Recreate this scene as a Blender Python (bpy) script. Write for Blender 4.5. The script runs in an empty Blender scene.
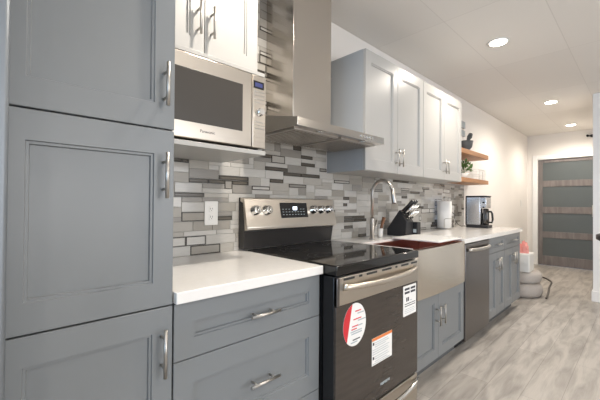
import bpy, bmesh, math, random
from mathutils import Vector, Matrix
random.seed(7)
S = bpy.context.scene
COL = S.collection

# ------------------------------------------------------------------ camera
YAW, PITCH, ROLL = 0.80934, 0.00905, 0.00684
CAM = Vector((0.0, -1.6495, 1.1939))
fw = Vector((math.cos(YAW)*math.cos(PITCH), math.sin(YAW)*math.cos(PITCH), math.sin(PITCH)))
rt = fw.cross(Vector((0, 0, 1))).normalized(); up = rt.cross(fw)
r2 = rt*math.cos(ROLL) + up*math.sin(ROLL); u2 = up*math.cos(ROLL) - rt*math.sin(ROLL)
cam = bpy.data.cameras.new('camera'); cam.lens = 36*328.7/600; cam.sensor_width = 36
cam.clip_start = .02
co = bpy.data.objects.new('camera', cam); COL.objects.link(co)
M = Matrix((r2, u2, -fw)).transposed().to_4x4(); M.translation = CAM
co.matrix_world = M
S.camera = co

# ------------------------------------------------------------------ world, lights, exposure
W = bpy.data.worlds.new('world'); S.world = W; W.use_nodes = True
bg = W.node_tree.nodes['Background']
bg.inputs[0].default_value = (.55, .72, 1.0, 1); bg.inputs[1].default_value = 1.2
S.view_settings.view_transform = 'Standard'; S.view_settings.look = 'None'
S.view_settings.gamma = 1; S.view_settings.exposure = 0.62
S.view_settings.use_curve_mapping = False

def area(name, loc, target, sx, sy, power, col):
    l = bpy.data.lights.new(name, 'AREA'); l.shape = 'RECTANGLE'; l.size = sx; l.size_y = sy
    l.energy = power; l.color = col
    o = bpy.data.objects.new(name, l); COL.objects.link(o); o.location = loc
    o.rotation_euler = (Vector(target)-Vector(loc)).to_track_quat('-Z', 'Y').to_euler()
    return o
area('window_daylight', (-3.75, -1.9, 1.5), (0, -1.9, 1.7), 2.2, 1.5, 55, (.45, .70, 1.0))
area('side_fill_light', (1.6, -5.4, 1.5), (1.6, 0, 2.5), 3.2, 1.6, 62, (1.0, .95, .88))  # fill light added behind an unseen side window, aimed up to brighten the ceiling
POT_POWER = 11
POT_COL = (1.0, .91, .80)
POTS = [(.95, -.80), (3.141, -.79), (5.487, -.78), (7.30, -.77), (.95, -2.9), (3.141, -2.9), (-1.2, -.8), (-1.2, -2.9)]

# ------------------------------------------------------------------ materials
def mat(name, col, rough=.5, metal=0, spec=.5, emit=None, strength=0, coat=0, trans=0, ior=1.45, aniso=0):
    m = bpy.data.materials.new(name); m.use_nodes = True
    b = m.node_tree.nodes['Principled BSDF']
    b.inputs['Base Color'].default_value = (*col, 1); b.inputs['Roughness'].default_value = rough
    b.inputs['Metallic'].default_value = metal; b.inputs['Specular IOR Level'].default_value = spec
    b.inputs['Coat Weight'].default_value = coat; b.inputs['Transmission Weight'].default_value = trans
    b.inputs['IOR'].default_value = ior
    if emit:
        b.inputs['Emission Color'].default_value = (*emit, 1); b.inputs['Emission Strength'].default_value = strength
    return m
def nodes(m): return m.node_tree.nodes, m.node_tree.links, m.node_tree.nodes['Principled BSDF']
def noise_rough(m, scale=(1, 1, 1), amt=.1, base=.3, bump=0.0, nscale=20, colamt=0.0):
    N, L, b = nodes(m)
    tc = N.new('ShaderNodeTexCoord'); mp = N.new('ShaderNodeMapping'); mp.inputs['Scale'].default_value = scale
    nz = N.new('ShaderNodeTexNoise'); nz.inputs['Scale'].default_value = nscale; nz.inputs['Detail'].default_value = 5
    L.new(tc.outputs['Object'], mp.inputs[0]); L.new(mp.outputs[0], nz.inputs[0])
    mr = N.new('ShaderNodeMapRange'); mr.inputs['To Min'].default_value = base-amt; mr.inputs['To Max'].default_value = base+amt
    L.new(nz.outputs[0], mr.inputs[0]); L.new(mr.outputs[0], b.inputs['Roughness'])
    if bump:
        bp = N.new('ShaderNodeBump'); bp.inputs['Strength'].default_value = bump; bp.inputs['Distance'].default_value = .002
        L.new(nz.outputs[0], bp.inputs['Height']); L.new(bp.outputs[0], b.inputs['Normal'])
    if colamt:
        c = b.inputs['Base Color'].default_value[:]
        mx = N.new('ShaderNodeMix'); mx.data_type = 'RGBA'
        mx.inputs[6].default_value = tuple(x*(1-colamt) for x in c[:3])+(1,)
        mx.inputs[7].default_value = tuple(min(1, x*(1+colamt)) for x in c[:3])+(1,)
        L.new(nz.outputs[0], mx.inputs[0]); L.new(mx.outputs[2], b.inputs['Base Color'])
    return m

m_wall = noise_rough(mat('warm_white_paint', (.82, .79, .755), .6), nscale=90, base=.6, amt=.08, bump=.15)
m_trim = mat('white_trim_paint', (.86, .86, .85), .35)
m_cab = noise_rough(mat('grey_cabinet_paint', (.200, .213, .221), .38), nscale=6, base=.36, amt=.05)
m_cabin = mat('cabinet_shadow_gap', (.03, .032, .035), .8)
m_white = noise_rough(mat('white_cabinet_paint', (.43, .425, .41), .3), nscale=6, base=.32, amt=.05)
m_endp = noise_rough(mat('light_grey_end_panel', (.40, .42, .44), .35), nscale=6, base=.35, amt=.05)
m_quartz = noise_rough(mat('white_quartz', (.84, .82, .79), .18), nscale=40, base=.16, amt=.04, colamt=.03)
m_steel = noise_rough(mat('brushed_steel', (.58, .53, .465), .3, 1), scale=(1, 1, 60), nscale=8, base=.30, amt=.04, colamt=.03)
m_steelh = noise_rough(mat('brushed_hood_steel', (.60, .565, .52), .3, 1), scale=(30, 30, 1), nscale=3, base=.20, amt=.012, colamt=.01)
m_nickel = mat('brushed_nickel', (.50, .475, .44), .36, 1)
m_chrome = mat('bright_chrome', (.8, .79, .77), .12, 1)
m_black = mat('black_enamel', (.012, .012, .013), .25)
m_guard = mat('dark_grey_enamel', (.035, .033, .032), .25)
m_blackm = mat('matt_black_plastic', (.018, .018, .02), .5)
m_glassb = mat('black_ceramic_glass', (.012, .011, .010), .05, spec=.6)
m_oveng = noise_rough(mat('brown_black_oven_glass', (.045, .036, .030), .12, spec=.6), scale=(3, 1, 22), nscale=2.5, base=.14, amt=.04, colamt=.35)
m_microw = mat('microwave_window', (.055, .05, .045), .22)
m_kick = mat('dark_grey_kick_board', (.11, .115, .12), .6)
m_dw = noise_rough(mat('dishwasher_steel', (.17, .16, .158), .3, 1), scale=(1, 1, 40), nscale=10, base=.30, amt=.05, colamt=.05)
m_apron = noise_rough(mat('bright_apron_steel', (.74, .68, .59), .28, 1), scale=(30, 30, 1), nscale=3, base=.25, amt=.02, colamt=.02)
m_basin = mat('brown_reflection_basin_steel', (.66, .36, .29), .30, 1)  # steel basin with its reddish-brown reflection put into the base colour
m_dark = mat('dark_filter_metal', (.50, .47, .44), .4, 1)
m_cmst = mat('coffee_maker_steel', (.72, .74, .78), .25, 1)
m_paper = mat('white_paper', (.85, .84, .82), .8)
m_ink = mat('dark_ink', (.05, .05, .06), .7)
m_greyink = mat('grey_ink', (.40, .45, .47), .7)
m_red = mat('red_label', (.62, .03, .04), .5)
m_orange = mat('orange_label', (.75, .22, .06), .5)
m_disp = mat('lit_blue_display', (.02, .02, .05), .2, emit=(.25, .3, .8), strength=.15)
m_digits = mat('lit_digits', (.8, .85, 1), .3, emit=(.75, .85, 1), strength=1.6)
m_lamp = mat('lamp_lens', (1, 1, 1), .4, emit=(1, .90, .78), strength=14)
m_plast = mat('white_plastic', (.8, .79, .76), .35)
m_slot = mat('dark_slot', (.03, .03, .03), .7)
m_leaf = noise_rough(mat('green_leaf', (.10, .20, .05), .5), nscale=30, base=.5, amt=.1, colamt=.4)
m_mortar = mat('dark_grey_stone', (.08, .085, .09), .55)
m_fabric = noise_rough(mat('taupe_woven_fabric', (.46, .42, .385), .9), nscale=120, base=.85, amt=.1, bump=.5, colamt=.15)
m_pink = mat('pink_tissue_paper', (.88, .40, .36), .7)
m_ceramic = mat('white_ceramic', (.82, .80, .77), .3)
m_carafe = mat('smoked_carafe_glass', (.03, .025, .02), .05, spec=.7)
m_hose = mat('dark_grey_cord', (.10, .09, .08), .6)
m_frost = noise_rough(mat('frosted_grey_glass', (.11, .125, .125), .35), nscale=3, base=.35, amt=.05, colamt=.06)
m_sunbl = mat('fridge_steel', (.22, .24, .26), .45, .6)
m_glass = mat('window_glass', (1, 1, 1), .0, trans=1)

# wood (shelves) and taupe door wood
def wood(name, c1, c2, sc, nscale=4, rough=.5):
    m = mat(name, c1, rough); N, L, b = nodes(m)
    tc = N.new('ShaderNodeTexCoord'); mp = N.new('ShaderNodeMapping'); mp.inputs['Scale'].default_value = sc
    nz = N.new('ShaderNodeTexNoise'); nz.inputs['Scale'].default_value = nscale; nz.inputs['Detail'].default_value = 8
    nz.inputs['Distortion'].default_value = .6
    cr = N.new('ShaderNodeValToRGB'); cr.color_ramp.elements[0].position = .3; cr.color_ramp.elements[1].position = .7
    cr.color_ramp.elements[0].color = (*c1, 1); cr.color_ramp.elements[1].color = (*c2, 1)
    L.new(tc.outputs['Object'], mp.inputs[0]); L.new(mp.outputs[0], nz.inputs[0]); L.new(nz.outputs[0], cr.inputs[0])
    L.new(cr.outputs[0], b.inputs['Base Color'])
    return m
m_shelf = wood('honey_wood', (.38, .17, .075), (.55, .29, .14), (1, 14, 14))
m_door = wood('taupe_door_wood', (.15, .13, .125), (.23, .205, .195), (6, 6, 1), 3)
m_brush = wood('brown_brush_wood', (.16, .07, .035), (.25, .12, .06), (4, 4, 1))

def floor_mat():
    m = mat('greige_vinyl_planks', (.5, .47, .43), .4); N, L, b = nodes(m)
    tc = N.new('ShaderNodeTexCoord')
    br = N.new('ShaderNodeTexBrick'); br.offset = .37; br.offset_frequency = 2
    br.inputs['Color1'].default_value = (.34, .313, .282, 1); br.inputs['Color2'].default_value = (.455, .424, .387, 1)
    br.inputs['Mortar'].default_value = (.25, .23, .21, 1); br.inputs['Scale'].default_value = 1
    br.inputs['Mortar Size'].default_value = .0016; br.inputs['Mortar Smooth'].default_value = .2; br.inputs['Bias'].default_value = 0
    br.inputs['Brick Width'].default_value = 1.22; br.inputs['Row Height'].default_value = .185
    L.new(tc.outputs['Object'], br.inputs[0])
    mp = N.new('ShaderNodeMapping'); mp.inputs['Scale'].default_value = (1.2, 7, 1)
    n1 = N.new('ShaderNodeTexNoise'); n1.inputs['Scale'].default_value = 2.2; n1.inputs['Detail'].default_value = 8; n1.inputs['Distortion'].default_value = .7
    L.new(tc.outputs['Object'], mp.inputs[0]); L.new(mp.outputs[0], n1.inputs[0])
    cr = N.new('ShaderNodeValToRGB'); e = cr.color_ramp.elements
    e[0].position = .30; e[0].color = (.66, .655, .655, 1); e[1].position = .60; e[1].color = (1.12, 1.12, 1.12, 1)
    L.new(n1.outputs[0], cr.inputs[0])
    mp2 = N.new('ShaderNodeMapping'); mp2.inputs['Scale'].default_value = (3, 60, 1)
    n2 = N.new('ShaderNodeTexNoise'); n2.inputs['Scale'].default_value = 3; n2.inputs['Detail'].default_value = 4
    L.new(tc.outputs['Object'], mp2.inputs[0]); L.new(mp2.outputs[0], n2.inputs[0])
    mr = N.new('ShaderNodeMapRange'); mr.inputs['To Min'].default_value = .88; mr.inputs['To Max'].default_value = 1.12
    L.new(n2.outputs[0], mr.inputs[0])
    mx = N.new('ShaderNodeMix'); mx.data_type = 'RGBA'; mx.blend_type = 'MULTIPLY'; mx.inputs[0].default_value = 1
    L.new(br.outputs[0], mx.inputs[6]); L.new(cr.outputs[0], mx.inputs[7])
    vm = N.new('ShaderNodeVectorMath'); vm.operation = 'SCALE'
    L.new(mx.outputs[2], vm.inputs[0]); L.new(mr.outputs[0], vm.inputs['Scale'])
    L.new(vm.outputs[0], b.inputs['Base Color'])
    bp = N.new('ShaderNodeBump'); bp.inputs['Strength'].default_value = .25; bp.inputs['Distance'].default_value = .002
    L.new(n2.outputs[0], bp.inputs['Height']); L.new(bp.outputs[0], b.inputs['Normal'])
    b.inputs['Roughness'].default_value = .42
    return m
m_floor = floor_mat()

def ceil_mat():
    m = mat('ceiling_panels', (.70, .665, .62), .75); N, L, b = nodes(m)
    tc = N.new('ShaderNodeTexCoord'); mp = N.new('ShaderNodeMapping')
    mp.inputs['Location'].default_value = (-.08, .01, 0)
    L.new(tc.outputs['Object'], mp.inputs[0])
    br = N.new('ShaderNodeTexBrick'); br.offset = 0; br.squash = 1
    br.inputs['Color1'].default_value = (.76, .73, .69, 1); br.inputs['Color2'].default_value = (.79, .76, .72, 1)
    br.inputs['Mortar'].default_value = (.68, .65, .61, 1); br.inputs['Scale'].default_value = 1
    br.inputs['Mortar Size'].default_value = .003; br.inputs['Mortar Smooth'].default_value = .3
    br.inputs['Brick Width'].default_value = 1.21; br.inputs['Row Height'].default_value = .59
    L.new(mp.outputs[0], br.inputs[0]); L.new(br.outputs[0], b.inputs['Base Color'])
    bp = N.new('ShaderNodeBump'); bp.inputs['Strength'].default_value = .4; bp.inputs['Distance'].default_value = .004; bp.invert = True
    L.new(br.outputs['Fac'], bp.inputs['Height']); L.new(bp.outputs[0], b.inputs['Normal'])
    return m
m_ceil = ceil_mat()

# ------------------------------------------------------------------ mesh helpers
class MB:
    def __init__(s): s.bm = bmesh.new(); s.mats = []
    def mi(s, m):
        if m not in s.mats: s.mats.append(m)
        return s.mats.index(m)
    def box(s, x0, x1, y0, y1, z0, z1, m, bev=0, seg=2):
        b = s.bm; k = s.mi(m)
        v = [b.verts.new((x, y, z)) for x in (x0, x1) for y in (y0, y1) for z in (z0, z1)]
        q = [(0, 1, 3, 2), (4, 6, 7, 5), (0, 4, 5, 1), (2, 3, 7, 6), (0, 2, 6, 4), (1, 5, 7, 3)]
        fs = [b.faces.new([v[i] for i in f]) for f in q]
        for f in fs: f.material_index = k
        if bev:
            es = list({e for f in fs for e in f.edges})
            r = bmesh.ops.bevel(b, geom=es, offset=bev, segments=seg, affect='EDGES', profile=.5)
            for f in r['faces']: f.material_index = k; f.smooth = True
        return s
    def loops(s, rings, m, closed=True, cap0=True, cap1=True, smooth=True):
        b = s.bm; k = s.mi(m)
        R = [[b.verts.new(p) for p in r] for r in rings]; n = len(R[0])
        for a, c in zip(R, R[1:]):
            for i in range(n if closed else n-1):
                j = (i+1) % n
                f = b.faces.new((a[i], a[j], c[j], c[i])); f.material_index = k; f.smooth = smooth
        if cap0: f = b.faces.new(R[0][::-1]); f.material_index = k
        if cap1: f = b.faces.new(R[-1]); f.material_index = k
        return s
    def tube(s, pts, r, m, n=12, caps=True):
        pts = [Vector(p) for p in pts]; rings = []; prev = None
        rr = r if isinstance(r, (list, tuple)) else [r]*len(pts)
        for i, p in enumerate(pts):
            t = (pts[min(i+1, len(pts)-1)]-pts[max(i-1, 0)]).normalized()
            if prev is None:
                a = t.orthogonal().normalized()
            else:
                a = (prev - t*prev.dot(t)).normalized()
            prev = a; c = t.cross(a)
            rings.append([p+(a*math.cos(2*math.pi*j/n)+c*math.sin(2*math.pi*j/n))*rr[i] for j in range(n)])
        return s.loops(rings, m, cap0=caps, cap1=caps)
    def lathe(s, cx, cy, prof, m, n=24, sx=1, sy=1):
        rings = [[(cx+r*sx*math.cos(2*math.pi*j/n), cy+r*sy*math.sin(2*math.pi*j/n), z) for j in range(n)] for r, z in prof]
        return s.loops(rings, m)
    def prism(s, poly, axis, a0, a1, m, bev=0):
        # poly = list of 2-D points in the plane normal to axis
        def P(p, a):
            return {'x': (a, p[0], p[1]), 'y': (p[0], a, p[1]), 'z': (p[0], p[1], a)}[axis]
        b = s.bm; k = s.mi(m)
        A = [b.verts.new(P(p, a0)) for p in poly]; B = [b.verts.new(P(p, a1)) for p in poly]
        fs = [b.faces.new(A[::-1]), b.faces.new(B)]
        n = len(poly)
        for i in range(n): fs.append(b.faces.new((A[i], A[(i+1) % n], B[(i+1) % n], B[i])))
        for f in fs: f.material_index = k
        if bev:
            es = list({e for f in fs for e in f.edges})
            r = bmesh.ops.bevel(b, geom=es, offset=bev, segments=2, affect='EDGES', profile=.5)
            for f in r['faces']: f.material_index = k; f.smooth = True
        return s
    def build(s, name, parent=None, origin=None):
        bmesh.ops.recalc_face_normals(s.bm, faces=s.bm.faces)
        me = bpy.data.meshes.new(name)
        off = Vector(origin) if origin is not None else Vector((0, 0, 0))
        pw = abs_loc(parent) if parent else Vector((0, 0, 0))
        if origin is None and parent is not None: off = pw
        if off.length: bmesh.ops.translate(s.bm, vec=-off, verts=s.bm.verts)
        s.bm.to_mesh(me); s.bm.free()
        for m in s.mats: me.materials.append(m)
        o = bpy.data.objects.new(name, me); COL.objects.link(o)
        if parent: o.parent = parent
        o.location = off-pw
        return o
def abs_loc(o):
    v = Vector((0, 0, 0))
    while o: v += o.location; o = o.parent
    return v
def tag(o, label, cat, group=None):
    o['label'] = label; o['category'] = cat
    if group: o['group'] = group
    return o
def thing(name, label, cat, loc, group=None):
    o = bpy.data.objects.new(name, None); COL.objects.link(o); o.location = loc; o.empty_display_size = .1
    return tag(o, label, cat, group)
def struct(mb, name, parent=None):
    o = mb.build(name, parent); o['kind'] = 'structure'; return o
def copy_tree(o, parent=None):
    c = o.copy(); COL.objects.link(c); c.parent = parent
    for ch in o.children: copy_tree(ch, c)
    return c
def text(body, size, loc, parent, m, name, rot=(math.pi/2, 0, 0), align='CENTER'):
    cu = bpy.data.curves.new(name, 'FONT'); cu.body = body; cu.size = size; cu.extrude = .0006
    cu.align_x = align; cu.align_y = 'CENTER'
    t = bpy.data.objects.new(name, cu); COL.objects.link(t)
    dg = bpy.context.evaluated_depsgraph_get(); dg.update()
    me = bpy.data.meshes.new_from_object(t.evaluated_get(dg)); me.materials.clear(); me.materials.append(m)
    bpy.data.objects.remove(t); 
    o = bpy.data.objects.new(name, me); COL.objects.link(o); o.parent = parent
    o.location = Vector(loc)-abs_loc(parent); o.rotation_euler = rot
    return o

# shaker front facing -y: yf = front plane, t = thickness
def shaker(x0, x1, z0, z1, yf, m, t=.02, st=.062, rail=.072):
    mb = MB(); k = rail-st
    steps = [(0, t), (0, .0015), (.0015, 0), (st, 0), (st+.002, .005), (st+.008, .005), (st+.010, .012), (st+.012, .012)]
    rings = []
    for w, d in steps:
        h = w+(k if w > .01 else 0)
        rings.append([(x0+w, yf+d, z0+h), (x1-w, yf+d, z0+h), (x1-w, yf+d, z1-h), (x0+w, yf+d, z1-h)])
    mb.loops(rings, m, smooth=False)
    return mb
def bar_handle(p0, p1, yf, parent, out=.034, r=.0056):
    """bar pull between p0 and p1 given as (x, z); posts reach the face at yf"""
    mb = MB(); y = yf-out
    a = Vector((p0[0], y, p0[1])); b = Vector((p1[0], y, p1[1])); d = (b-a)
    mb.tube([a, b], r, m_nickel, 12)
    for k in (.2, .8):
        c = a+d*k; mb.tube([c, (c.x, yf+.001, c.z)], r*.8, m_nickel, 10)
    return mb.build('handle', parent)

CEIL = 2.577
# ------------------------------------------------------------------ room shell
FX = 7.97; XB = -3.2; YR = -4.8
struct(MB().box(XB-.1, FX+1.5, YR-.1, .1, -.1, 0, m_floor), 'floor')
struct(MB().box(XB-.1, FX+.1, YR-.1, .1, CEIL, CEIL+.1, m_ceil), 'ceiling')
struct(MB().box(XB-.1, FX+.1, 0, .12, 0, CEIL, m_wall), 'wall_left')
# far wall with the door opening
DL, DT, DR = -.175, 2.085, -1.14
w = MB().box(FX, FX+.12, DL, 0, 0, CEIL, m_wall).box(FX, FX+.12, -1.4, DL, DT, CEIL, m_wall).box(FX, FX+.12, -1.4, DR, 0, DT, m_wall)
struct(w, 'wall_far')
# solid partition to the right of the corridor
PX, PY = 5.45, -1.205
struct(MB().box(PX, PX+.12, YR, PY, 0, CEIL, m_trim).box(PX+.12, FX, PY-.12, PY, 0, CEIL, m_wall), 'wall_corridor')
# rear wall with a window, right wall with an unseen wide window added for the side fill
struct(MB().box(XB-.1, XB, YR, -3.1, 0, CEIL, m_wall).box(XB-.1, XB, -.7, 0, 0, CEIL, m_wall)
       .box(XB-.1, XB, -3.1, -.7, 0, .75, m_wall).box(XB-.1, XB, -3.1, -.7, 2.25, CEIL, m_wall), 'wall_rear')
struct(MB().box(XB, 0, YR-.1, YR, 0, CEIL, m_wall).box(3.2, PX, YR-.1, YR, 0, CEIL, m_wall)
       .box(0, 3.2, YR-.1, YR, 0, .7, m_wall).box(0, 3.2, YR-.1, YR, 2.3, CEIL, m_wall), 'wall_right')
def window(name, axis, a0, a1, z0, z1, p):
    e = bpy.data.objects.new(name, None); COL.objects.link(e); e['kind'] = 'structure'
    mb = MB(); f = .05
    def bx(q0, q1, h0, h1):
        if axis == 'y': mb.box(q0, q1, p-.05, p+.02, h0, h1, m_trim, .004)
        else: mb.box(p-.05, p+.02, q0, q1, h0, h1, m_trim, .004)
    bx(a0, a1, z0, z0+f); bx(a0, a1, z1-f, z1); bx(a0, a0+f, z0+f, z1-f); bx(a1-f, a1, z0+f, z1-f)
    mid = (a0+a1)/2; bx(mid-.025, mid+.025, z0+f, z1-f)
    mb.build('window_frame', e)
window('window_1', 'x', -3.1, -.7, .75, 2.25, XB-.03)
window('window_2', 'y', 0, 3.2, .7, 2.3, YR-.03)
# trims: baseboards and door casing
def base(name, *a):
    struct(MB().box(*a, m_trim, .004), name)
base('baseboard_left', 4.60, FX-.001, -.014, 0, 0, .13)
base('baseboard_far', FX-.014, FX, DL+.07, -.014, 0, .13)
base('baseboard_corridor', PX-.016, PX, YR, PY+.014, 0, .13)
base('baseboard_passage', PX, FX-.015, PY, PY+.014, 0, .13)
cs = MB().box(FX-.022, FX+.0, DL, DL+.085, 0, DT+.085, m_trim, .004).box(FX-.022, FX, DR, DL, DT, DT+.085, m_trim, .004)
struct(cs, 'trim_1')
# door
d = bpy.data.objects.new('door_1', None); COL.objects.link(d); d.location = (FX+.02, (DL+DR)/2, 0); d['kind'] = 'structure'
X0, X1 = FX+.012, FX+.052
mb = MB(); zs = [(0.006, .19), (.545, .665), (1.025, 1.15), (1.545, 1.665), (2.02, DT-.004)]
mb.box(X0, X1, DL-.075, DL-.003, .006, DT-.004, m_door, .003).box(X0, X1, DR+.003, DR+.09, .006, DT-.004, m_door, .003)
for a, b in zs: mb.box(X0+.001, X1-.001, DR+.09, DL-.075, a, b, m_door, .003)
o = mb.build('door_frame', d)
for (a, b), (c, e) in zip(zs, zs[1:]):
    o = MB().box(X0+.014, X1-.014, DR+.085, DL-.07, b-.004, c+.004, m_frost).build('glass_pane', d)
o = MB().tube([(X0-.05, -1.0, .98), (X0-.05, -1.0, 1.19)], .011, m_nickel).tube([(X0-.05, -1.0, 1.01), (X0+.002, -1.0, 1.01)], .008, m_nickel).tube([(X0-.05, -1.0, 1.16), (X0+.002, -1.0, 1.16)], .008, m_nickel).build('door_handle', d)

# ------------------------------------------------------------------ backsplash mosaic
def tile_mat(name, c, rough, coat=0): return noise_rough(mat(name, c, rough), nscale=25, base=rough, amt=.04, colamt=.10, scale=(1, 1, 6))
T = [tile_mat('pale_glass_tile', (.49, .475, .445), .12), tile_mat('light_stone_tile', (.40, .38, .345), .35),
     tile_mat('mid_grey_tile', (.275, .26, .237), .25), tile_mat('taupe_stone_tile', (.31, .29, .255), .4),
     tile_mat('dark_bronze_tile', (.11, .098, .082), .2), tile_mat('tile_border', (.05, .045, .038), .25),
     tile_mat('silver_tile', (.55, .535, .505), .15)]
m_grout = mat('pale_grout', (.42, .41, .385), .8)
def mosaic(x0, x1, z0, z1, forbid):
    rng = random.Random(11)
    uz, ux = .0255, .0125
    nx, nz = int((x1-x0)/ux), int(round((z1-z0)/uz))
    g = [[False]*nx for _ in range(nz)]; mb = MB()
    for m in T: mb.mi(m)
    for i in range(nz):
        for j in range(nx):
            xc, zc = x0+j*ux, z0+i*uz
            if forbid(xc, zc): g[i][j] = True
    for i in range(nz):
        j = 0
        while j < nx:
            if g[i][j]: j += 1; continue
            h = 2 if (rng.random() < .55 and i+1 < nz and not g[i+1][j]) else 1
            L = rng.choice([7, 9, 11, 12, 14, 15] if h == 2 else [9, 11, 13, 15])
            k = 0
            while k < L and j+k < nx and not any(g[i+q][j+k] for q in range(h)): k += 1
            if j+k < nx and 0 < sum(1 for w in range(3) if j+k+w < nx and not g[i][j+k+w]) < 3 and k < L+3:
                while j+k < nx and not any(g[i+q][j+k] for q in range(h)): k += 1
            for q in range(h):
                for w in range(k): g[i+q][j+w] = True
            a, b = x0+j*ux+.001, x0+(j+k)*ux-.001; c, d_ = z0+i*uz+.001, z0+(i+h)*uz-.001
            r = rng.random()
            if h == 1:
                m = T[4] if r < .24 else T[2] if r < .46 else T[1] if r < .68 else T[0] if r < .86 else T[6]
            else:
                m = T[0] if r < .36 else T[1] if r < .56 else T[2] if r < .74 else T[3] if r < .88 else T[6]
            yf = -.008
            framed = rng.random() < (.95 if m is T[4] else .12)
            if framed and b-a > .03:
                ms = T[5]; w = .0045; k2 = mb.mi(ms)
                mb.loops([[(a, -.002, c), (b, -.002, c), (b, -.002, d_), (a, -.002, d_)], [(a, yf, c), (b, yf, c), (b, yf, d_), (a, yf, d_)],
                          [(a+w, yf, c+w), (b-w, yf, c+w), (b-w, yf, d_-w), (a+w, yf, d_-w)]], ms, cap0=False, cap1=False, smooth=False)
                inner = T[6] if m in (T[0], T[6]) else m
                mb.loops([[(a+w, yf, c+w), (b-w, yf, c+w), (b-w, yf, d_-w), (a+w, yf, d_-w)],
                          [(a+w+.002, yf+.002, c+w+.002), (b-w-.002, yf+.002, c+w+.002), (b-w-.002, yf+.002, d_-w-.002), (a+w+.002, yf+.002, d_-w-.002)]], inner, cap0=False, smooth=False)
            else:
                s = .0012
                mb.loops([[(a, -.002, c), (b, -.002, c), (b, -.002, d_), (a, -.002, d_)], [(a, yf+s, c), (b, yf+s, c), (b, yf+s, d_), (a, yf+s, d_)],
                          [(a+s, yf, c+s), (b-s, yf, c+s), (b-s, yf, d_-s), (a+s, yf, d_-s)]], m, cap0=False, smooth=False)
            j += k
    return mb
SPL_R = 4.56
mb = mosaic(.425, SPL_R, .914, CEIL-.002, lambda x, z: (z > 1.405 and (x < .95 or x > 1.835)) and not (z < 1.415 and x > 3.54))
mb.box(.425, SPL_R, -.004, -.0005, .9145, 1.416, m_grout).box(.957, 1.838, -.004, -.0005, 1.416, CEIL-.001, m_grout).box(3.54, SPL_R, -.004, -.0005, 1.416, 1.44, m_grout)
o = mb.build('tile_backsplash'); tag(o, 'grey mosaic tile backsplash of mixed linear tiles on the wall above the counters', 'backsplash')

# ------------------------------------------------------------------ refrigerator (edge at the far left)
f = thing('refrigerator', 'stainless refrigerator edge at the far left beside the tall grey cabinet', 'refrigerator', (-.44, -.35, 0))
MB().box(-.89, -.004, -.66, -.01, .02, 1.80, m_sunbl, .004).build('body', f)
MB().box(-.90, -.440, -.775, -.672, .62, 1.80, m_sunbl, .008).build('door', f)
dd = MB().box(-.434, .0305, -.775, -.672, .62, 1.80, m_sunbl, .008).build('door', f)
MB().box(-.90, .0305, -.775, -.672, .04, .612, m_sunbl, .008).build('freezer_drawer', f)
mb = MB(); mb.tube([(-.41, -.835, .75), (-.41, -.835, 1.5)], .012, m_nickel); mb.tube([(-.41, -.835, .8), (-.41, -.773, .8)], .008, m_nickel).tube([(-.41, -.835, 1.45), (-.41, -.773, 1.45)], .008, m_nickel); mb.build('handle', dd)
# over-fridge cabinet
c = thing('wall_cabinet', 'grey cabinet above the refrigerator at the far left edge', 'cabinet', (-.44, -.3, 1.84))
MB().box(-.89, -.001, -.60, -.0015, 1.84, 2.40, m_cab).build('carcass', c)
for a, b in ((-.888, -.446), (-.443, -.003)): shaker(a, b, 1.843, 2.397, -.622, m_cab).build('door', c)

# ------------------------------------------------------------------ pantry
YF = -.635      # front plane of base cabinet doors
YC = -.613      # carcass front
def kick(name, lab, x0, x1, y=-.56):
    pass
p = thing('pantry_cabinet', 'tall grey shaker pantry cabinet with three stacked doors at the left', 'cabinet', (.23, -.3, 0))
MB().box(.001, .4235, YC, -.0015, .10, 2.42, m_cab).build('carcass', p)
MB().box(.001, .4235, -.56, -.54, 0, .0995, m_kick).build('kick_board', p)
for z0, z1, h0, h1 in ((.103, .8725, .672, .815), (.877, 1.414, 1.205, 1.342), (1.4185, 2.417, 1.482, 1.612)):
    dr = shaker(.004, .4215, z0, z1, YF-.002, m_cab, st=.060, rail=.074).build('door', p)
    bar_handle((.388, h0), (.388, h1), YF-.002, dr)

# ------------------------------------------------------------------ left base cabinet, three drawers
LBX = 1.0965
b = thing('drawer_cabinet', 'grey shaker drawer cabinet under the left white counter beside the range', 'cabinet', (.76, -.3, 0))
MB().box(.4265, LBX-.002, YC, -.0015, .10, .8755, m_cab).build('carcass', b)
MB().box(.4265, LBX-.002, -.56, -.54, 0, .0995, m_kick).build('kick_board', b)
for z0, z1, hz in ((.6905, .872, .776), (.361, .6875, .523), (.103, .358, .23)):
    dr = shaker(.4275, LBX-.004, z0, z1, YF, m_cab, st=.066, rail=.078 if z1 < .7 else .064).build('drawer', b)
    bar_handle((.70, hz), (.835, hz), YF, dr)
CT = .914
o = MB().box(.4265, LBX, -.655, 0, .8765, CT, m_quartz, .003).build('countertop')
tag(o, 'white quartz countertop left of the range, over the drawer cabinet', 'countertop')

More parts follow.
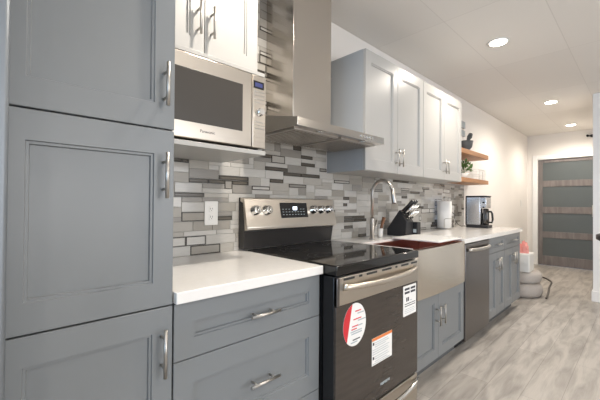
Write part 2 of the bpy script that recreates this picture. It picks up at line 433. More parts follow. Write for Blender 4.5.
# ------------------------------------------------------------------ left wall cabinet, shelf and microwave
c = thing('wall_cabinet', 'bright white two-door wall cabinet above the microwave', 'cabinet', (.69, -.17, 1.80))
MB().box(.4265, .948, -.328, 0, 1.815, 2.42, m_white).build('carcass', c)
MB().box(.4265, .950, -.405, -.02, 1.788, 1.806, m_white, .002).build('bottom_rail', c)
for x0, x1, hx in ((.4275, .666, .635), (.669, .947, .697)):
    dr = shaker(x0, x1, 1.815, 2.417, -.350, m_white).build('door', c)
    bar_handle((hx, 1.893), (hx, 2.030), -.350, dr)
s = MB().box(.4265, .954, -.41, -.0095, 1.417, 1.437, m_white, .002).box(.93, .954, -.38, -.0095, 1.437, 1.787, m_white, .001)
o = s.build('microwave_shelf'); tag(o, 'white shelf with end panel that carries the microwave', 'shelf')
m = thing('microwave', 'stainless microwave on the white shelf under the left wall cabinet', 'microwave', (.69, -.2, 1.439))
MX0, MX1, MZ0, MZ1, MY = .4285, .9515, 1.447, 1.783, -.412
MB().box(MX0+.004, .928, MY+.022, -.03, MZ0, MZ1, m_steel, .003).build('body', m)
MB().box(.45, .50, -.36, -.06, 1.4375, MZ0, m_blackm).build('foot', m)
MB().box(.85, .90, -.36, -.06, 1.4375, MZ0, m_blackm).build('foot', m)
dr = MB().box(MX0, .872, MY, MY+.02, MZ0, MZ1, m_steel, .004).build('door', m)
MB().box(.455, .822, MY-.0015, MY+.003, 1.512, 1.722, m_microw, .001).build('window', dr)
text('Panasonic', .017, (.653, MY-.0002, 1.482), dr, m_ink, 'lettering')
cp = MB().box(.8745, MX1, MY, MY+.02, MZ0, MZ1, m_steel, .004).build('control_panel', m)
mb = MB().box(.880, .940, MY-.0015, MY+.002, 1.722, 1.757, m_black, .001).box(.888, .930, MY-.0022, MY, 1.730, 1.749, m_disp); mb.build('display', cp)
for z in (1.706, 1.690, 1.672, 1.655, 1.565, 1.550, 1.535): MB().box(.884, .943, MY-.002, MY+.002, z, z+.0045, m_chrome, .0008).build('button', cp)
for z in (1.515, 1.495, 1.475): MB().box(.886, .941, MY-.001, MY+.002, z, z+.012, m_steel, .001).build('button', cp)
mb = MB(); mb.tube([(.911, MY+.002, 1.612), (.911, MY-.010, 1.612), (.911, MY-.012, 1.612), (.911, MY-.028, 1.612)], [.019, .019, .015, .014], m_chrome, 20); mb.build('knob', cp)

# ------------------------------------------------------------------ range hood
h = thing('range_hood', 'stainless chimney range hood hanging above the electric range', 'range hood', (1.455, -.2, 1.57))
HX0, HX1, HY = 1.075, 1.835, -.50
mb = MB()
mb.prism([(HY, 1.570), (HY, 1.612), (HY+.03, 1.615), (-.27, 1.66), (-.010, 1.66), (-.010, 1.570)], 'x', HX0, HX1, m_steelh, .0015)
mb.build('canopy', h)
mb = MB()
for a, b_ in ((1.10, 1.44), (1.47, 1.81)):
    mb.box(a, b_, -.45, -.10, 1.562, 1.571, m_dark, .003)
    for i in range(12):
        x = a+.02+i*(b_-a-.04)/11.5; mb.box(x, x+.008, -.43, -.12, 1.559, 1.563, m_steelh)
mb.build('filter', h)
for x in (1.27, 1.64):
    MB().lathe(x, -.468, [(.022, 1.566), (.022, 1.5685), (.012, 1.571)], m_chrome, 20).build('lamp_lens', h)
MB().box(1.262, 1.590, -.262, -.010, 1.655, CEIL-.001, m_steelh, .0015).build('chimney', h)
for i in range(5):
    MB().tube([(1.590+i*.028, HY+.003, 1.592), (1.590+i*.028, HY-.005, 1.592)], .008, m_chrome, 14).build('button', h)

# ------------------------------------------------------------------ electric range
R0, R1, RY = 1.101, 1.853, -.685
g = thing('electric_range', 'black and stainless electric range with stickers on its oven door', 'stove', (1.483, -.35, 0))
MB().box(R0+.003, R1-.003, -.64, -.02, .04, .895, m_black).build('body', g)
ctp = MB().box(R0, R1, -.727, -.055, .876, .921, m_glassb, .006, 3).build('cooktop', g)
m_ring = mat('burner_ring_print', (.10, .10, .10), .3)
for x, y, r in ((1.29, -.50, .10), (1.66, -.52, .115), (1.30, -.24, .085), (1.66, -.24, .08)):
    mb = MB(); n = 48
    for rr in (r, r*.62):
        mb.loops([[(x+q*math.cos(2*math.pi*j/n), y+q*math.sin(2*math.pi*j/n), .9213) for j in range(n)] for q in (rr, rr-.0018)], m_ring, cap0=False, cap1=False)
    mb.build('burner_ring', ctp)
# back guard
mb = MB().prism([(-.012, .9225), (-.056, .9225), (-.075, 1.03), (-.06, 1.215), (-.012, 1.225)], 'x', R0-.034, R1-.015, m_guard, .003); bg_ = mb.build('backguard', g)
mb = MB().prism([(-.078, 1.030), (-.104, 1.036), (-.104, 1.052), (-.068, 1.218), (-.03, 1.223), (-.03, 1.200), (-.06, 1.195)], 'x', R0-.036, R1-.013, m_steel, .002); mb.build('control_panel', bg_)
def gp(z): return -.104 + (z-1.052)*(.036/.166)   # y of sloped panel face
nrm = Vector((0, -.166, .036)).normalized()
def knob(x, z):
    c = Vector((x, gp(z), z)); mb = MB()
    mb.tube([c-nrm*.002, c+nrm*.006, c+nrm*.008, c+nrm*.034, c+nrm*.036], [.030, .030, .026, .024, .020], m_chrome, 24)
    q = c+nrm*.038
    t = Vector((0, nrm.z, -nrm.y))
    mb.tube([q-t*.017, q+t*.017], .005, m_chrome, 8)
    return mb.build('knob', bg_)
for x in (1.128, 1.214, 1.612, 1.690, 1.768): knob(x, 1.147)
mb = MB(); y0 = gp(1.10)-.0015; y1 = gp(1.195)-.0015
mb.loops([[(1.325, y0+.004, 1.10), (1.560, y0+.004, 1.10), (1.560, y1+.004, 1.195), (1.325, y1+.004, 1.195)], [(1.325, y0, 1.10), (1.560, y0, 1.10), (1.560, y1, 1.195), (1.325, y1, 1.195)]], m_black, smooth=False)
dsp = mb.build('display', bg_)
mb = MB(); z = 1.158; mb.box(1.430, 1.465, gp(z)-.004, gp(z)-.001, z-.010, z+.012, m_digits)
mb.build('lit_digits', dsp)
mb = MB()
for r_ in (1.118, 1.135, 1.152):
    for i in range(8):
        x = 1.340+i*.0255
        if r_ > 1.14 and 1.415 < x < 1.475: continue
        mb.box(x, x+.012, gp(r_)-.0028, gp(r_)-.001, r_, r_+.004, m_greyink)
mb.build('button_marks', dsp)
# oven door
DY = -.722
od = MB().box(R0+.004, R1-.004, DY+.012, -.645, .206, .870, m_black, .004).build('oven_door', g)
MB().box(R0+.004, R1-.004, DY-.004, DY+.014, .741, .866, m_steel, .003).build('steel_band', od)
MB().box(R0+.004, R1-.004, DY, DY+.014, .210, .739, m_oveng, .002).build('glass', od)
MB().box(R0+.004, R0+.022, DY-.006, DY+.014, .741, .866, m_dw, .002).build('trim_strip', od)
for a, b_ in ((.05, .13), (.165, .19), (.225, .315), (.36, .45), (.49, .51), (.55, .63), (.66, .73)):
    MB().box(R0+a, R0+b_, DY-.0048, DY, .849, .859, m_slot).build('vent_slot', od)
mb = MB(); pts = []; rr = []
for i in range(25):
    t = i/24; pts.append((R0+.045+t*.66, DY-.006-.042*math.sin(math.pi*t)**.6, .822-.008*math.sin(math.pi*t))); rr.append(.014 if 0 < i < 24 else .017)
mb.tube(pts, rr, m_steel, 14); mb.build('handle', od)
# stickers
e = MB(); n = 48; cx, cz = 1.240, .634
def ell(f_, y, sx=.086, sz=.098): return [(cx+sx*f_*math.cos(2*math.pi*j/n), y, cz+sz*f_*math.sin(2*math.pi*j/n)) for j in range(n)]
e.loops([ell(1, DY), ell(1, DY-.0012)], m_paper, smooth=False)
pts = []
for j in range(n+1):
    a = math.radians(104)+math.radians(122)*j/n
    pts.append((cx+.086*math.cos(a), cz+.098*math.sin(a)))
e.prism(pts, 'y', DY-.0012, DY-.0018, m_red)
for x, z, w, mm in ((1.268, .672, .045, m_red), (1.285, .660, .05, m_greyink), (1.255, .636, .06, m_red), (1.29, .626, .06, m_greyink), (1.245, .605, .045, m_red), (1.29, .603, .035, m_greyink), (1.24, .592, .04, m_red), (1.235, .581, .085, m_greyink), (1.24, .571, .08, m_greyink), (1.25, .543, .055, m_ink), (1.235, .532, .05, m_greyink)):
    e.box(x-.027, x-.027+w, DY-.0022, DY-.001, z+.019, z+.024, mm)
e.build('oval_sticker', od)['label'] = 'round white sticker with a red side'
X2 = 1.379
e = MB().box(X2, X2+.184, DY-.0012, DY, .392, .526, m_paper).box(X2, X2+.184, DY-.0018, DY-.001, .512, .526, m_orange)
for z, x, w in ((.474, 1.50, .12), (.464, 1.50, .13), (.454, 1.50, .10), (.441, 1.48, .15), (.430, 1.48, .14), (.419, 1.48, .15), (.405, 1.50, .12), (.394, 1.50, .13), (.382, 1.50, .11), (.372, 1.48, .16)):
    e.box(x-1.475+X2, x-1.475+X2+w, DY-.0018, DY-.001, z+.025, z+.028, m_greyink)
e.box(X2+.006, X2+.019, DY-.0019, DY-.001, .491, .505, m_ink).box(X2+.006, X2+.019, DY-.0019, DY-.001, .421, .435, m_ink)
e.build('warning_sticker', od)['label'] = 'white sticker with an orange top band'
def s3(e, x0, x1, z0, z1, m, d=.0018):
    f3 = lambda x: 1.681+(x-1.755)*1.515
    return e.box(f3(x0), f3(x1), DY-d, DY, z0+.031, z1+.031, m)
e = s3(MB(), 1.755, 1.852, .532, .700, m_paper, .0012)
for a, b_ in ((1.765, 1.801), (1.809, 1.845)):
    for z in (.680, .660): s3(e, a, b_, z-.005, z+.007, m_ink)
for a, b_ in ((1.776, 1.784), (1.787, 1.796)): s3(e, a, b_, .612, .634, m_ink)
s3(e, 1.803, 1.820, .612, .615, m_greyink)
for z in (.598, .586): s3(e, 1.765, 1.845, z-.002, z+.002, m_ink)
for z in (.568, .558, .548): s3(e, 1.765, 1.84, z-.001, z+.001, m_greyink)
e.build('spec_sticker', od)['label'] = 'tall white sticker with black boxes'
mb = MB()
for i in range(8): mb.box(1.458+i*.011, 1.465+i*.011, DY-.001, DY, .272-(.003 if i % 3 else 0), .282, m_greyink)
mb.build('brand_mark', od)
wd = MB().box(R0+.004, R1-.004, DY, -.645, .045, .199, m_steel, .004).build('storage_drawer', g)
mb = MB(); pts = [(R0+.10+t/16*.64, DY-.004-.034*math.sin(math.pi*t/16)**.6, .168) for t in range(17)]
mb.tube(pts, .012, m_chrome, 12); mb.build('handle', wd)
for x in (R0+.05, R1-.05):
    for y in (-.58, -.08): MB().lathe(x, y, [(.02, 0), (.02, .01), (.012, .012), (.012, .041)], m_blackm, 12).build('foot', g)

# ------------------------------------------------------------------ sink cabinet + sink + counter
SX0, SX1 = 1.866, 2.812
c = thing('sink_cabinet', 'two-door grey base cabinet below the farmhouse sink', 'cabinet', (2.33, -.3, 0))
MB().box(SX0, SX1, YC, -.0015, .10, .570, m_cab).box(SX0, SX0+.018, YC, -.0015, .57, .8755, m_cab).box(SX1-.040, SX1, YC-.018, -.0015, .57, .8755, m_cab).build('carcass', c)
MB().box(SX0, SX1, -.56, -.54, 0, .0995, m_kick).build('kick_board', c)
mid = 2.335
for x0, x1, hx in ((SX0+.002, mid-.0015, mid-.04), (mid+.0015, SX1-.002, mid+.04)):
    dr = shaker(x0, x1, .103, .572, YF, m_cab).build('door', c)
    bar_handle((hx, .345), (hx, .482), YF, dr)
s = thing('farmhouse_sink', 'stainless farmhouse sink with a bowed apron right of the range', 'sink', (2.33, -.4, .58))
mb = MB(); A0, A1 = 1.925, 2.765; n = 28
def bow(t, d): return -.652-.030*math.sin(math.pi*t)**.3*d
outer = [(A0+(A1-A0)*i/n, bow(i/n, 1)) for i in range(n+1)]
poly = outer+[(A0+(A1-A0)*(n-i)/n, bow((n-i)/n, 1)+.018) for i in range(n+1)]
mb.prism(poly, 'z', .585, .8985, m_apron, 0)
for f_ in mb.bm.faces: f_.smooth = abs(f_.normal.z) < .5 and len(f_.verts) == 4 and False
mb.build('apron', s)
mb = MB(); t = .014; B0, B1, BY0, BY1, ZB, ZT = A0+.002, A1-.002, -.633, -.27, .66, .8985
mb.box(B0, B1, BY0, BY1, ZB-t, ZB, m_basin)
mb.box(B0, B0+t, BY0, BY1, ZB, ZT, m_basin).box(B1-t, B1, BY0, BY1, ZB, ZT, m_basin)
mb.box(B0+t, B1-t, BY1-t, BY1, ZB, ZT, m_basin).box(B0+t, B1-t, BY0, BY0+t*.6, ZB, ZT, m_basin)
mb.build('basin', s)
MB().lathe(2.33, -.43, [(.045, ZB), (.045, ZB+.003), (.03, ZB+.001), (.01, ZB+.001)], m_chrome, 24).build('drain', s)
CE = 4.572
mb = MB().box(1.8635, CE, -.262, -.0005, .8765, CT, m_quartz).box(A1+.003, CE, -.655, -.262, .8765, CT, m_quartz).box(1.8635, A0-.003, -.655, -.262, .8765, CT, m_quartz)
bmesh.ops.remove_doubles(mb.bm, verts=mb.bm.verts, dist=.0002)
o = mb.build('countertop'); tag(o, 'long white quartz countertop running right from the sink to the coffee maker', 'countertop')

o = MB().box(2.335, 2.752, -.640, -.264, .9145, .928, m_plast, .004)  # added board, its pale top stands in for the basin wall's bright reflection
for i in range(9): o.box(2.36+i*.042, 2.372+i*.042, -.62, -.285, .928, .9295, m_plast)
o = o.build('sink_reflection_board'); tag(o, 'pale ribbed board added over the right half of the farmhouse sink in place of a bright basin reflection', 'reflection stand-in')

# ------------------------------------------------------------------ dishwasher
W0, W1 = 2.815, 3.417
g = thing('dishwasher', 'dark stainless dishwasher between the sink and the grey cabinets', 'dishwasher', (3.115, -.3, 0))
MB().box(W0+.006, W1-.006, -.60, -.02, .10, .868, m_blackm).build('body', g)
dr = MB().box(W0+.003, W1-.003, -.645, -.602, .075, .866, m_dw, .005).build('door', g)
mb = MB(); pts = [(W0+.05+t/16*.50, -.648-.042*math.sin(math.pi*t/16)**.5, .815) for t in range(17)]
mb.tube(pts, .014, m_nickel, 12); mb.build('handle', dr)
MB().box(W0+.01, W1-.01, -.560, -.545, .0, .099, m_blackm).build('kick_plate', g)

# ------------------------------------------------------------------ right base cabinets
for (a, b_, lab) in ((3.42, 3.932, 'grey base cabinet with drawer and two doors beside the dishwasher'), (3.934, 4.545, 'grey base cabinet with drawer and two doors at the far end of the counter')):
    c = thing('base_cabinet', lab, 'cabinet', ((a+b_)/2, -.3, 0), 'base cabinets right of the dishwasher')
    MB().box(a, b_, YC, -.0015, .10, .8755, m_cab).build('carcass', c)
    MB().box(a, b_-(.06 if b_ > 4.5 else 0), -.56, -.54, 0, .0995, m_kick).build('kick_board', c)
    dr = shaker(a+.0015, b_-.0015, .722, .872, YF, m_cab, st=.06, rail=.045).build('drawer', c)
    xm = (a+b_)/2; bar_handle((xm-.065, .80), (xm+.065, .80), YF, dr)
    for x0, x1, hx in ((a+.0015, xm-.0015, xm-.035), (xm+.0015, b_-.0015, xm+.035)):
        dr = shaker(x0, x1, .103, .719, YF, m_cab, st=.055, rail=.072).build('door', c)
        bar_handle((hx, .54), (hx, .67), YF, dr)

# ------------------------------------------------------------------ right wall cabinets
UZ0, UZ1 = 1.420, 2.249
for k, (a, b_, lab) in enumerate(((1.8475, 2.688, 'white two-door wall cabinet beside the hood, grey end panel showing'), (2.690, 3.535, 'white two-door wall cabinet farther right, beside the wooden shelves'))):
    c = thing('wall_cabinet', lab, 'cabinet', ((a+b_)/2, -.17, UZ0), 'white wall cabinets right of the hood')
    MB().box(a+(.012 if k == 0 else 0), b_, -.325, 0, UZ0, UZ1, m_white).build('carcass', c)
    if k == 0:
        MB().box(a, a+.0119, -.3262, 0, UZ0, UZ1, m_endp).build('end_panel', c)['label'] = 'blue-grey end panel'
    xm = (a+b_)/2
    for x0, x1, hx in ((a+.0015, xm-.0015, xm-.03), (xm+.0015, b_-.0015, xm+.03)):
        dr = shaker(x0, x1, UZ0+.002, UZ1-.002, -.3475, m_white, st=.064, rail=.08).build('door', c)
        bar_handle((hx, 1.475), (hx, 1.605), -.3475, dr)

# ------------------------------------------------------------------ wooden shelves and what stands on them
for z0, z1, lab in ((1.770, 1.824, 'upper floating honey-wood shelf carrying the dark mortar'), (1.448, 1.497, 'lower floating honey-wood shelf carrying the potted plant')):
    o = MB().box(3.545, 4.712, -.25, 0, z0, z1, m_shelf, .003).build('floating_shelf')
    tag(o, lab, 'shelf', 'floating wooden shelves')
MOX, MOY = 4.20, -.145
t = thing('mortar', 'dark grey stone mortar standing on the upper wooden shelf', 'mortar', (MOX, MOY, 1.825))
MB().lathe(MOX, MOY, [(.045, 1.8245), (.052, 1.834), (.046, 1.846), (.075, 1.88), (.088, 1.955), (.078, 1.955), (.06, 1.89), (.01, 1.88)], m_mortar, 24).build('bowl', t)
o = MB().tube([(MOX+.02, MOY-.005, 1.893), (MOX+.07, MOY-.01, 1.98), (MOX+.10, MOY-.015, 2.02), (MOX+.125, MOY-.02, 2.06)], [.022, .018, .030, .024], m_mortar, 14).build('pestle')
tag(o, 'dark stone pestle leaning in the mortar', 'pestle')
PLX, PLY = 4.16, -.135
t = thing('potted_plant', 'small green leafy plant in a white pot on the lower shelf', 'plant', (PLX, PLY, 1.497))
MB().lathe(PLX, PLY, [(.045, 1.4975), (.058, 1.565), (.052, 1.565), (.045, 1.54), (.01, 1.54)], m_ceramic, 20).build('pot', t)
mb = MB(); rng = random.Random(3); k = mb.mi(m_leaf)
for i in range(90):
    a = rng.uniform(0, 2*math.pi); el = rng.uniform(-.1, 1.3); r_ = rng.uniform(.04, .100)
    c0 = Vector((PLX+math.cos(a)*math.cos(el)*r_, PLY+math.sin(a)*math.cos(el)*r_*.95, 1.585+math.sin(el)*r_*1.35))
    d = (c0-Vector((PLX, PLY, 1.56))).normalized(); sd = d.cross(Vector((rng.uniform(-1, 1), rng.uniform(-1, 1), rng.uniform(-1, 1)))).normalized()
    L_ = rng.uniform(.03, .05); w_ = L_*.38; nn = d.cross(sd)*.006
    vs = [mb.bm.verts.new(c0+q) for q in (Vector((0, 0, 0)), d*L_*.5+sd*w_+nn, d*L_, d*L_*.5-sd*w_+nn)]
    f_ = mb.bm.faces.new(vs); f_.material_index = k
mb.build('foliage', t)
mb = MB()
for i in range(8):
    a = 2*math.pi*i/8; mb.tube([(PLX, PLY, 1.54), (PLX+.04*math.cos(a), PLY+.035*math.sin(a), 1.62)], .0025, m_leaf, 6)
mb.build('stem', t)
t = MB(); bx0, bx1, by0, by1, bz0, bz1 = 4.42, 4.69, -.22, -.08, 1.4985, 1.63
for z in (bz0+.002, (bz0+bz1)/2, bz1): t.tube([(bx0, by0, z), (bx1, by0, z), (bx1, by1, z), (bx0, by1, z), (bx0, by0, z)], .0022, m_plast, 6)
for i in range(9):
    x = bx0+(bx1-bx0)*i/8
    for y in (by0, by1): t.tube([(x, y, bz0), (x, y, bz1)], .0016, m_plast, 6)
for i in range(1, 4):
    y = by0+(by1-by0)*i/4
    for x in (bx0, bx1): t.tube([(x, y, bz0), (x, y, bz1)], .0016, m_plast, 6)
o = t.build('wire_basket'); tag(o, 'thin white wire basket on the lower wooden shelf', 'basket')
# small pictures on the wall above the mortar
for z0, z1, lab in ((2.185, 2.275, 'upper of two small grey plaques on the wall above the mortar'), (2.080, 2.160, 'lower of two small grey plaques on the wall above the mortar')):
    o = MB().box(4.40, 4.56, -.018, -.0005, z0, z1, m_endp, .003).box(4.415, 4.545, -.0195, -.017, z0+.015, z1-.015, m_greyink).build('wall_plaque')
    tag(o, lab, 'plaque', 'small plaques above the wooden shelves')

# ------------------------------------------------------------------ outlets and switch
def outlet(x0, x1, z0, z1, y, lab, kind='wall_outlet', grp=None):
    o = MB().box(x0, x1, y-.006, y, z0, z1, m_plast, .002).build(kind); cx = (x0+x1)/2; cz = (z0+z1)/2
    tag(o, lab, 'outlet' if kind == 'wall_outlet' else 'switch')
    if kind == 'wall_outlet':
        for dz in (-.022, .022):
            mb = MB().box(cx-.015, cx+.015, y-.0085, y-.005, cz+dz-.016, cz+dz+.016, m_plast, .002)
            for dx in (-.006, .006): mb.box(cx+dx-.0012, cx+dx+.0012, y-.009, y-.008, cz+dz-.002, cz+dz+.008, m_slot)
            mb.box(cx-.002, cx+.002, y-.009, y-.008, cz+dz-.010, cz+dz-.006, m_slot)
            mb.build('socket', o)
    else:
        MB().box(cx-.016, cx+.016, y-.009, y-.005, cz-.033, cz+.033, m_plast, .002).build('rocker', o)
    return o
outlet(.850, .930, 1.070, 1.200, -.0085, 'white double outlet on the tiles left of the range')
outlet(4.12, 4.20, 1.05, 1.175, -.0085, 'white double outlet on the tiles beside the coffee maker')
outlet(7.42, 7.50, 1.16, 1.28, -.0005, 'white light switch on the plain corridor wall', 'light_switch')

# ------------------------------------------------------------------ faucet, brush, knives, towel roll, coffee maker
t = thing('kitchen_faucet', 'brushed nickel gooseneck faucet behind the sink', 'faucet', (2.17, -.185, CT))
FXx, FY = 2.175, -.185
MB().lathe(FXx, FY, [(.026, CT+.0003), (.026, CT+.008), (.018, CT+.012), (.018, CT+.16), (.014, CT+.17)], m_nickel, 20).build('base', t)
pts = [(FXx, FY, CT+.14), (FXx, FY, 1.275)]; R_ = .088
for i in range(1, 15):
    a = math.pi*i/15*1.02; pts.append((FXx, FY-R_+R_*math.cos(a), 1.275+R_*math.sin(a)*1.08))
MB().tube(pts, .0125, m_nickel, 14).build('spout', t)
e_ = Vector(pts[-1]); MB().tube([e_+Vector((0, .0, .012)), e_+Vector((0, -.006, -.03)), e_+Vector((0, -.016, -.088)), e_+Vector((0, -.018, -.098))], [.0145, .017, .019, .016], m_nickel, 16).build('spray_head', t)
MB().tube([(FXx+.012, FY, CT+.09), (FXx+.04, FY, CT+.095), (FXx+.06, FY, CT+.15)], [.010, .009, .006], m_nickel, 10).build('lever', t)
t = thing('dish_brush', 'brown wooden dish brush leaning in a pale cup beside the faucet', 'brush', (2.37, -.13, CT))
MB().lathe(2.37, -.13, [(.020, CT+.0005), (.026, CT+.075), (.022, CT+.075), (.019, CT+.02), (.005, CT+.02)], m_ceramic, 18).build('cup', t)
MB().tube([(2.37, -.13, CT+.03), (2.385, -.138, CT+.10), (2.40, -.15, CT+.165)], [.010, .012, .015], m_brush, 10).build('handle', t)

t = thing('knife_block', 'black slanted knife block holding steel-handled knives behind the sink', 'knife block', (2.64, -.12, CT))
def U(px, pz): return px, pz
poly = [(-.070, CT+.0005), (-.250, CT+.0005), (-.258, CT+.128), (-.190, CT+.226), (-.070, CT+.060)]
MB().prism(poly, 'x', 2.575, 2.695, m_blackm, .004).build('block', t)
kd = Vector((.05, -.70, .70)).normalized()
for i, (fx, y) in enumerate([(.15, 2.60), (.15, 2.64), (.15, 2.68), (.45, 2.60), (.45, 2.64), (.45, 2.68), (.78, 2.605), (.78, 2.64), (.78, 2.675)]):
    p0 = Vector((y, -.190, CT+.224)).lerp(Vector((y, -.256, CT+.130)), fx)
    ln = .135 if fx < .3 else .12 if fx < .6 else .095
    o = MB()
    o.tube([p0+kd*.0006, p0+kd*.015], .006, m_chrome, 8)
    o.tube([p0+kd*.012, p0+kd*(ln*.5), p0+kd*ln], [.012, .010, .0125], m_blackm if fx < .3 else m_chrome, 8)
    o.tube([p0+kd*ln, p0+kd*(ln+.006)], .0105, m_chrome, 8)
    o = o.build('kitchen_knife')
    tag(o, 'kitchen knife with a dark handle in the top row of the black block' if fx < .3 else 'kitchen knife with a steel handle in the middle row of the block' if fx < .6 else 'kitchen knife with a short steel handle in the lowest row of the block', 'knife', 'knives in the black knife block')
o = MB().box(2.70, 2.76, -.292, -.240, CT+.0005, CT+.12, m_blackm, .004).box(2.6985, 2.7005, -.282, -.252, CT+.03, CT+.06, m_greyink).build('soap_box')
tag(o, 'small black box with a grey mark beside the knife block', 'box')

t = thing('paper_towel_holder', 'upright paper towel holder with metal base, left of the coffee maker', 'paper towel holder', (3.70, -.11, CT))
TX, TY = 3.70, -.105
MB().lathe(TX, TY, [(.085, CT+.0005), (.085, CT+.008), (.02, CT+.012)], m_nickel, 28).build('base', t)
MB().tube([(TX, TY, CT+.01), (TX, TY, CT+.335), (TX, TY, CT+.36)], [.006, .006, .012], m_nickel, 10).build('rod', t)
mb = MB().tube([(TX-.088, TY-.035, CT+.006), (TX-.088, TY-.035, CT+.11), (TX-.088, TY-.05, CT+.12), (TX-.06, TY-.088, CT+.12), (TX+.0, TY-.105, CT+.12), (TX+.01, TY-.105, CT+.11), (TX+.01, TY-.105, CT+.02)], .0035, m_nickel, 8); mb.build('wire_arm', t)
o = MB().lathe(TX, TY, [(.019, CT+.013), (.074, CT+.013), (.074, CT+.31), (.019, CT+.31)], m_paper, 36).build('paper_towel_roll')
tag(o, 'white roll of paper towels on the upright holder', 'paper towel roll')

t = thing('coffee_maker', 'stainless and black drip coffee maker at the far end of the counter', 'coffee maker', (4.24, -.22, CT))
C0, C1 = 4.20, 4.37
MB().box(C0, C1, -.395, -.155, CT+.0005, CT+.036, m_blackm, .006).build('base', t)
MB().box(C0, C1, -.315, -.155, CT+.036, CT+.365, m_cmst, .006).build('reservoir', t)
MB().box(C0, C1, -.378, -.317, CT+.235, CT+.362, m_cmst, .006).build('brew_head', t)
MB().box(C0-.002, C1+.002, -.382, -.150, CT+.363, CT+.380, m_blackm, .005).build('lid', t)
MB().box(C0-.001, C0+.01, -.165, -.149, CT+.03, CT+.364, m_blackm, .003).build('back_edge', t)
for z in (.245, .30): MB().tube([(C0+.002, -.350, CT+z), (C0-.006, -.350, CT+z)], .010, m_blackm, 14).build('button', t)
ca = MB().lathe((C0+C1)/2, -.350, [(.03, CT+.0368), (.033, CT+.045), (.034, CT+.10), (.034, CT+.17), (.030, CT+.19), (.030, CT+.225), (.01, CT+.23)], m_carafe, 24).build('carafe', t)
xm = (C0+C1)/2-.02; MB().tube([(xm, -.378, CT+.19), (xm, -.410, CT+.195), (xm, -.422, CT+.17), (xm, -.428, CT+.10), (xm, -.418, CT+.065), (xm, -.380, CT+.07)], .011, m_blackm, 10).build('carafe_handle', ca)
o = MB().tube([(4.15, -.013, 1.09), (4.14, -.05, 1.06), (4.10, -.05, .98), (4.06, -.04, .935), (4.11, -.05, .922), (4.17, -.06, .98), (4.19, -.06, .95), (4.20, -.10, .925), (4.205, -.153, .93)], .0045, m_hose, 8).build('power_cord')
tag(o, 'dark power cord looping from the outlet to the coffee maker', 'cord')

# ------------------------------------------------------------------ floor things at the far end
PCX, PCY = 5.18, -.47
def cushion(z0, h_, r, dx, dy, name, lab):
    mb = MB(); prof = []
    for i in range(13):
        a = -math.pi/2+math.pi*i/12; prof.append((max(.02, r-h_*.42+h_*.42*math.cos(a)**.7 if abs(math.cos(a)) > 1e-6 else r-h_*.42), z0+h_/2+h_/2*math.sin(a)))
    prof = [(.02, z0+.002)]+prof+[(.02, z0+h_-.002)]
    mb.lathe(PCX+dx, PCY+dy, prof, m_fabric, 32)
    o = mb.build(name); tag(o, lab, 'pouf', 'stacked poufs at the end of the counter')
cushion(0.001, .175, .275, 0, 0, 'floor_pouf', 'taupe fabric floor pouf, the lower of two stacked beside the last cabinet')
cushion(.177, .150, .265, .01, .0, 'floor_pouf', 'taupe fabric floor pouf, the upper of two under the white bin')
t = MB(); q = .125
BX, BY = 5.10, -.53
t.prism([(BX-q, BY-q*.9), (BX+q, BY-q*.9), (BX+q, BY+q*.9), (BX-q, BY+q*.9)], 'z', .328, .565, m_plast, .012)
o = t.build('storage_bin'); tag(o, 'white bin standing on the stacked taupe poufs', 'bin')
mb = MB(); rng = random.Random(5)
for i in range(26):
    a = rng.uniform(0, 2*math.pi); r_ = rng.uniform(.0, .085); hh = rng.uniform(.03, .12)*(1-r_*4)+.03
    c0 = Vector((BX+r_*math.cos(a), BY+r_*math.sin(a), .566)); tp = c0+Vector((math.cos(a)*.02, math.sin(a)*.02, hh))
    mb.loops([[c0+Vector((.03*math.cos(u_), .03*math.sin(u_), 0)) for u_ in [k_*math.pi/3 for k_ in range(6)]],
              [tp+Vector((.018*math.cos(u_+.4), .018*math.sin(u_+.4), rng.uniform(-.015, .015))) for u_ in [k_*math.pi/3 for k_ in range(6)]]], m_pink, smooth=False)
o = mb.build('tissue_paper'); tag(o, 'crumpled pink tissue paper heaped on the white bin', 'tissue paper')
def smooth(P, k=6):
    P = [Vector(p) for p in P]; out = []
    for i in range(len(P)-1):
        a, b, c, d = P[max(i-1, 0)], P[i], P[i+1], P[min(i+2, len(P)-1)]
        for j in range(k):
            t = j/k; out.append(.5*((2*b)+(c-a)*t+(2*a-5*b+4*c-d)*t*t+(3*b-a-3*c+d)*t*t*t))
    return out+[P[-1]]
o = MB().tube(smooth([(6.3, -.30, .012), (6.6, -.40, .012), (6.55, -.52, .012), (6.40, -.61, .012), (6.22, -.67, .012), (5.88, -.70, .012), (5.42, -.76, .012), (5.12, -.79, .012)]), .011, m_hose, 10).build('cable')
tag(o, 'dark cable lying in a loop on the floor behind the taupe poufs', 'cable')

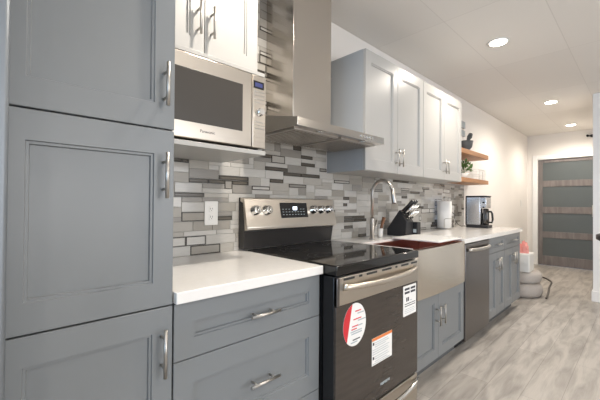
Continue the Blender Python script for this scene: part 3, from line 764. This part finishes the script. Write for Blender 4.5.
# black stool at the right edge
t = thing('bar_stool', 'black bar stool cut off at the right edge of the photo', 'stool', (4.7, -1.52, 0))
SXX, SYY = 4.62, -1.50
MB().lathe(SXX, SYY, [(.02, .815), (.17, .82), (.205, .84), (.205, .885), (.16, .905), (.02, .908)], m_blackm, 28).build('seat', t)
for i in range(4):
    a = math.pi/4+i*math.pi/2
    MB().tube([(SXX+.13*math.cos(a), SYY+.13*math.sin(a), .82), (SXX+.19*math.cos(a), SYY+.19*math.sin(a), .0)], .012, m_blackm, 10).build('leg', t)
mb = MB(); mb.tube([(SXX+.165*math.cos(2*math.pi*i/24), SYY+.165*math.sin(2*math.pi*i/24), .28) for i in range(25)], .007, m_blackm, 8, caps=False); mb.build('foot_ring', t)
o = MB().tube([(FX-.002, -.93, 2.46), (FX-.05, -.93, 2.46)], .02, m_blackm, 12).tube([(FX-.002, -.99, 2.45), (FX-.05, -.99, 2.45)], .024, m_blackm, 12).tube([(FX-.03, -.95, 2.455), (FX-.03, -1.04, 2.42)], .010, m_blackm, 8).build('wall_bracket')
tag(o, 'tiny black bracket high on the end wall above the door', 'bracket')

# ------------------------------------------------------------------ recessed ceiling lamps
def pot(x, y, lab):
    t = thing('recessed_lamp', lab, 'ceiling lamp', (x, y, CEIL), 'recessed ceiling lamps')
    n = 32
    mb = MB().lathe(x, y, [(.066, CEIL-.0005), (.085, CEIL-.0005), (.085, CEIL-.004), (.066, CEIL-.006)], m_plast, n); mb.build('trim_ring', t)
    MB().lathe(x, y, [(.064, CEIL-.0072), (.064, CEIL-.0062)], m_lamp, n).build('lens', t)
    l = bpy.data.lights.new('recessed_lamp_light', 'SPOT'); l.energy = POT_POWER*4; l.color = POT_COL; l.spot_size = math.radians(165); l.spot_blend = .8; l.shadow_soft_size = .045
    lo = bpy.data.objects.new('lamp_light', l); COL.objects.link(lo); lo.parent = t; lo.location = (0, 0, -.03)
labs = ['round recessed ceiling lamp above the range, out of frame', 'nearest round recessed ceiling lamp, above the sink', 'middle round recessed ceiling lamp, above the far end of the counter', 'farthest round recessed ceiling lamp, near the end wall',
        'recessed ceiling lamp of the second row behind the camera', 'recessed ceiling lamp of the second row, farther along', 'recessed ceiling lamp near the refrigerator', 'recessed ceiling lamp behind the camera']
for (x, y), lab in zip(POTS, labs): pot(x, y, lab)
